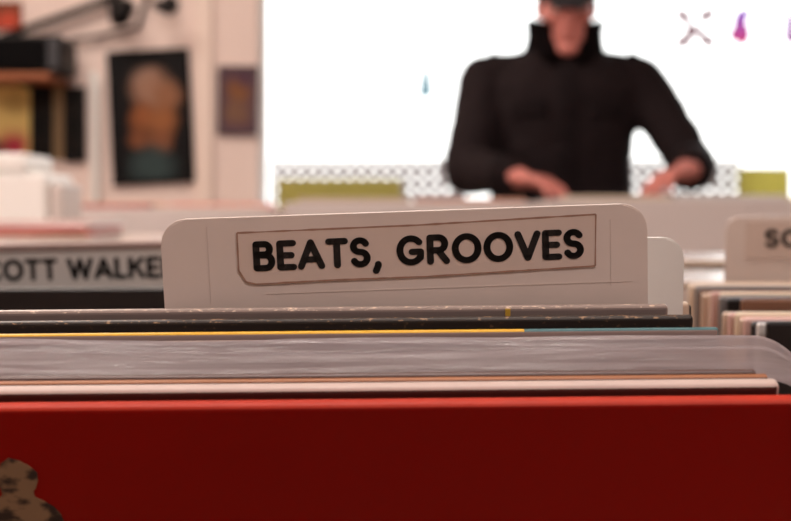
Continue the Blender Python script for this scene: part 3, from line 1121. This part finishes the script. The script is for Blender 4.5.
# jacket
bm = bmesh.new()
add_loft(bm, [(W(PX, 4.19, .78), .205, .150), (W(PX, 4.19, .92), .200, .145), (W(PX - .004, 4.175, 1.05), .196, .136), (W(PX - .004, 4.16, 1.16), .196, .136), (W(PX - .002, 4.155, 1.27), .210, .138), (W(PX, 4.15, 1.345), .220, .128), (W(PX, 4.15, 1.388), .205, .108), (W(PX, 4.15, 1.418), .160, .094), (W(PX, 4.145, 1.445), .118, .086), (W(PX, 4.14, 1.462), .092, .080)], 40)
add_capsule(bm, sL, eL, .074, .068)
add_capsule(bm, eL, eL.lerp(wL, .90), .066, .050)
add_capsule(bm, sR, eR, .074, .064)
add_capsule(bm, eR, eR.lerp(wR, .86), .064, .054)
for s_ in (-1, 1):
    add_capsule(bm, W(PX + s_ * .10, 4.15, 1.408), W(PX + s_ * .205, 4.15, 1.372), .050, .068)
jk = obj('jacket', fuse(bm, .008, 3, .0055, 11), M_jacket, per, True)
jk['label'] = 'dark brown-black jacket'
# stand-up collar, open at the throat
bm = bmesh.new()
rin, n = [], 40
rows = []
for i in range(n + 1):
    a = R(-90 + 12 + (360 - 24) * i / n)
    fr = max(0, -sin(a))
    row = []
    for z_, rx, ry, yy in ((1.405, .124, .100, 4.142), (1.450, .112, .096, 4.135), (1.490, .104, .098, 4.122), (1.534 - .030 * fr ** 3, .108, .104, 4.112)):
        row.append(W(PX + .003 + rx * cos(a), yy + ry * sin(a), z_))
    rows.append([bm.verts.new(p) for p in row])
for a, b in zip(rows, rows[1:]):
    for j in range(3):
        bm.faces.new((a[j], b[j], b[j + 1], a[j + 1]))
bmesh.ops.solidify(bm, geom=bm.faces[:], thickness=.008)
obj('collar', bm, M_jacket2, jk, True)


def on_front(x, z, off=.004):
    """the jacket's front surface at x, z"""
    return hit_front(x, z) + Vector((0, -off, 0))


bpy.context.view_layer.update()
from mathutils.bvhtree import BVHTree
tmp = bmesh.new()
tmp.from_mesh(jk.data)
BV = BVHTree.FromBMesh(tmp)


def hit_front(x, z):
    r = BV.ray_cast(W(x, 3.0, z), Vector((0, 1, 0)))
    return r[0] if r[0] else W(x, 4.03, z)


def patch(name, x0, x1, z0, z1, th=.006, nx=6, nz=10):
    b2 = bmesh.new()
    g = [[b2.verts.new(on_front(x0 + (x1 - x0) * i / nx, z0 + (z1 - z0) * j / nz, th)) for j in range(nz + 1)] for i in range(nx + 1)]
    bk = [[b2.verts.new(g[i][j].co + Vector((0, th + .004, 0))) for j in range(nz + 1)] for i in range(nx + 1)]
    for i in range(nx):
        for j in range(nz):
            b2.faces.new((g[i][j], g[i + 1][j], g[i + 1][j + 1], g[i][j + 1]))
            b2.faces.new((bk[i][j], bk[i][j + 1], bk[i + 1][j + 1], bk[i + 1][j]))
    for i in range(nx):
        b2.faces.new((g[i][0], bk[i][0], bk[i + 1][0], g[i + 1][0]))
        b2.faces.new((g[i][nz], g[i + 1][nz], bk[i + 1][nz], bk[i][nz]))
    for j in range(nz):
        b2.faces.new((g[0][j], g[0][j + 1], bk[0][j + 1], bk[0][j]))
        b2.faces.new((g[nx][j], bk[nx][j], bk[nx][j + 1], g[nx][j + 1]))
    return obj(name, b2, M_jacket2, jk, True)


patch('placket', PX - .022, PX + .026, .83, 1.40, nz=40)
patch('pocket_flap', PX - .150, PX - .055, 1.265, 1.310)
patch('pocket_flap', PX + .055, PX + .150, 1.265, 1.310)
tmp.free()
for s_ in (-1, 1):
    b2 = bmesh.new()
    sh_ = W(PX + s_ * .215, 4.15, 1.434)
    add_box(b2, (sh_.x - .035, sh_.y - .028, sh_.z - .012), (sh_.x + .035, sh_.y + .028, sh_.z + .004), .004)
    bmesh.ops.rotate(b2, cent=sh_, matrix=Matrix.Rotation(R(s_ * 24), 3, 'Y'), verts=b2.verts[:])
    obj('shoulder_strap', b2, M_jacket2, jk)
for e_, w_, q, r_ in ((eL, wL, .86, .053), (eR, wR, .82, .056)):
    b2 = bmesh.new()
    c0 = e_.lerp(w_, q - .14)
    c1 = e_.lerp(w_, q + .10)
    add_tube(b2, [c0, c0.lerp(c1, .1), c0.lerp(c1, .9), c1], [r_ * .98, r_ * 1.06, r_ * 1.03, r_ * .9], 24)
    obj('cuff', b2, M_jacket2, jk, True)
# trousers and shoes
bm = bmesh.new()
add_loft(bm, [(W(PX, 4.20, .80), .175, .12), (W(PX, 4.20, .88), .178, .125), (W(PX, 4.195, .98), .165, .115)])
for sx in (-1, 1):
    add_capsule(bm, W(PX + sx * .088, 4.20, .84), W(PX + sx * .10, 4.19, .49), .095, .072)
    add_capsule(bm, W(PX + sx * .10, 4.19, .49), W(PX + sx * .11, 4.23, .13), .072, .062)
obj('trousers', fuse(bm, .009, 3, .003, 14), M_trouser, per, True)
for sx in (-1, 1):
    bm = bmesh.new()
    add_ball(bm, W(PX + sx * .11, 4.255, .055), (.047, .055, .054))
    add_ball(bm, W(PX + sx * .116, 4.15, .045), (.048, .12, .044))
    bmesh.ops.bisect_plane(bm, geom=bm.verts[:] + bm.edges[:] + bm.faces[:], plane_co=(0, 0, .003), plane_no=(0, 0, 1), clear_inner=True)
    bmesh.ops.holes_fill(bm, edges=[e for e in bm.edges if e.is_boundary])
    obj('shoe', fuse(bm, .007, 2), M_shoe, per, True)

# ------------------------------------------------------------------ light
w = bpy.data.worlds.new('sky')
scn.world = w
w.use_nodes = True
nt = w.node_tree
bg = nt.nodes['Background']
tc = nt.nodes.new('ShaderNodeTexCoord')
sp_ = nt.nodes.new('ShaderNodeSeparateXYZ')
nt.links.new(tc.outputs['Generated'], sp_.inputs[0])
rp = nt.nodes.new('ShaderNodeValToRGB')
rp.color_ramp.elements[0].position = 0.0
rp.color_ramp.elements[0].color = (1.0, .98, .95, 1)
rp.color_ramp.elements[1].position = 0.6
rp.color_ramp.elements[1].color = (.92, .96, 1.0, 1)
nt.links.new(sp_.outputs['Z'], rp.inputs[0])
nt.links.new(rp.outputs[0], bg.inputs['Color'])
bg.inputs['Strength'].default_value = 3.0


def area(name, loc, rot, sx, sy, power, col):
    l = bpy.data.lights.new(name, 'AREA')
    l.shape = 'RECTANGLE'
    l.size, l.size_y = sx, sy
    l.energy = power
    l.color = col
    o = bpy.data.objects.new(name, l)
    COL.objects.link(o)
    o.location = loc
    o.rotation_euler = rot
    return o


area('unseen_overhead_light', (-.3, .9, 2.72), (0, 0, 0), 1.4, .5, 16, (1, .87, .78))
area('unseen_overhead_light', (-1.3, 3.6, 2.72), (0, 0, 0), 1.0, .6, 38, (1, .86, .76))
area('unseen_overhead_light', (.6, -1.2, 2.6), (R(35), 0, 0), 1.6, .6, 26, (1, .88, .83))
area('unseen_overhead_light', (-.5, 1.0, 2.68), (R(48), 0, 0), 1.6, .5, 36, (1, .90, .84))  # fill added to brighten the left crate, counter and far wall
pl = area('window_portal', ((WX0 + WX1) / 2, WY + .22, (SILL + HEAD) / 2), (R(-90), 0, 0), WX1 - WX0, HEAD - SILL, 1, (1, 1, 1))
pl.data.cycles.is_portal = True

# ------------------------------------------------------------------ camera
cam = bpy.data.cameras.new('camera')
co = bpy.data.objects.new('camera', cam)
COL.objects.link(co)
co.location = (0, 0, CAMZ)
co.rotation_euler = (R(90), 0, 0)
cam.sensor_width = 36
cam.lens = F * 36 / 791
cam.shift_y = -(260.5 - HY) / 791
cam.clip_start = .02
cam.dof.use_dof = True
cam.dof.focus_distance = .655
cam.dof.aperture_fstop = cam.lens / 6.8
scn.camera = co
scn.view_settings.view_transform = 'Standard'
scn.view_settings.look = 'None'
scn.view_settings.exposure = 0.0
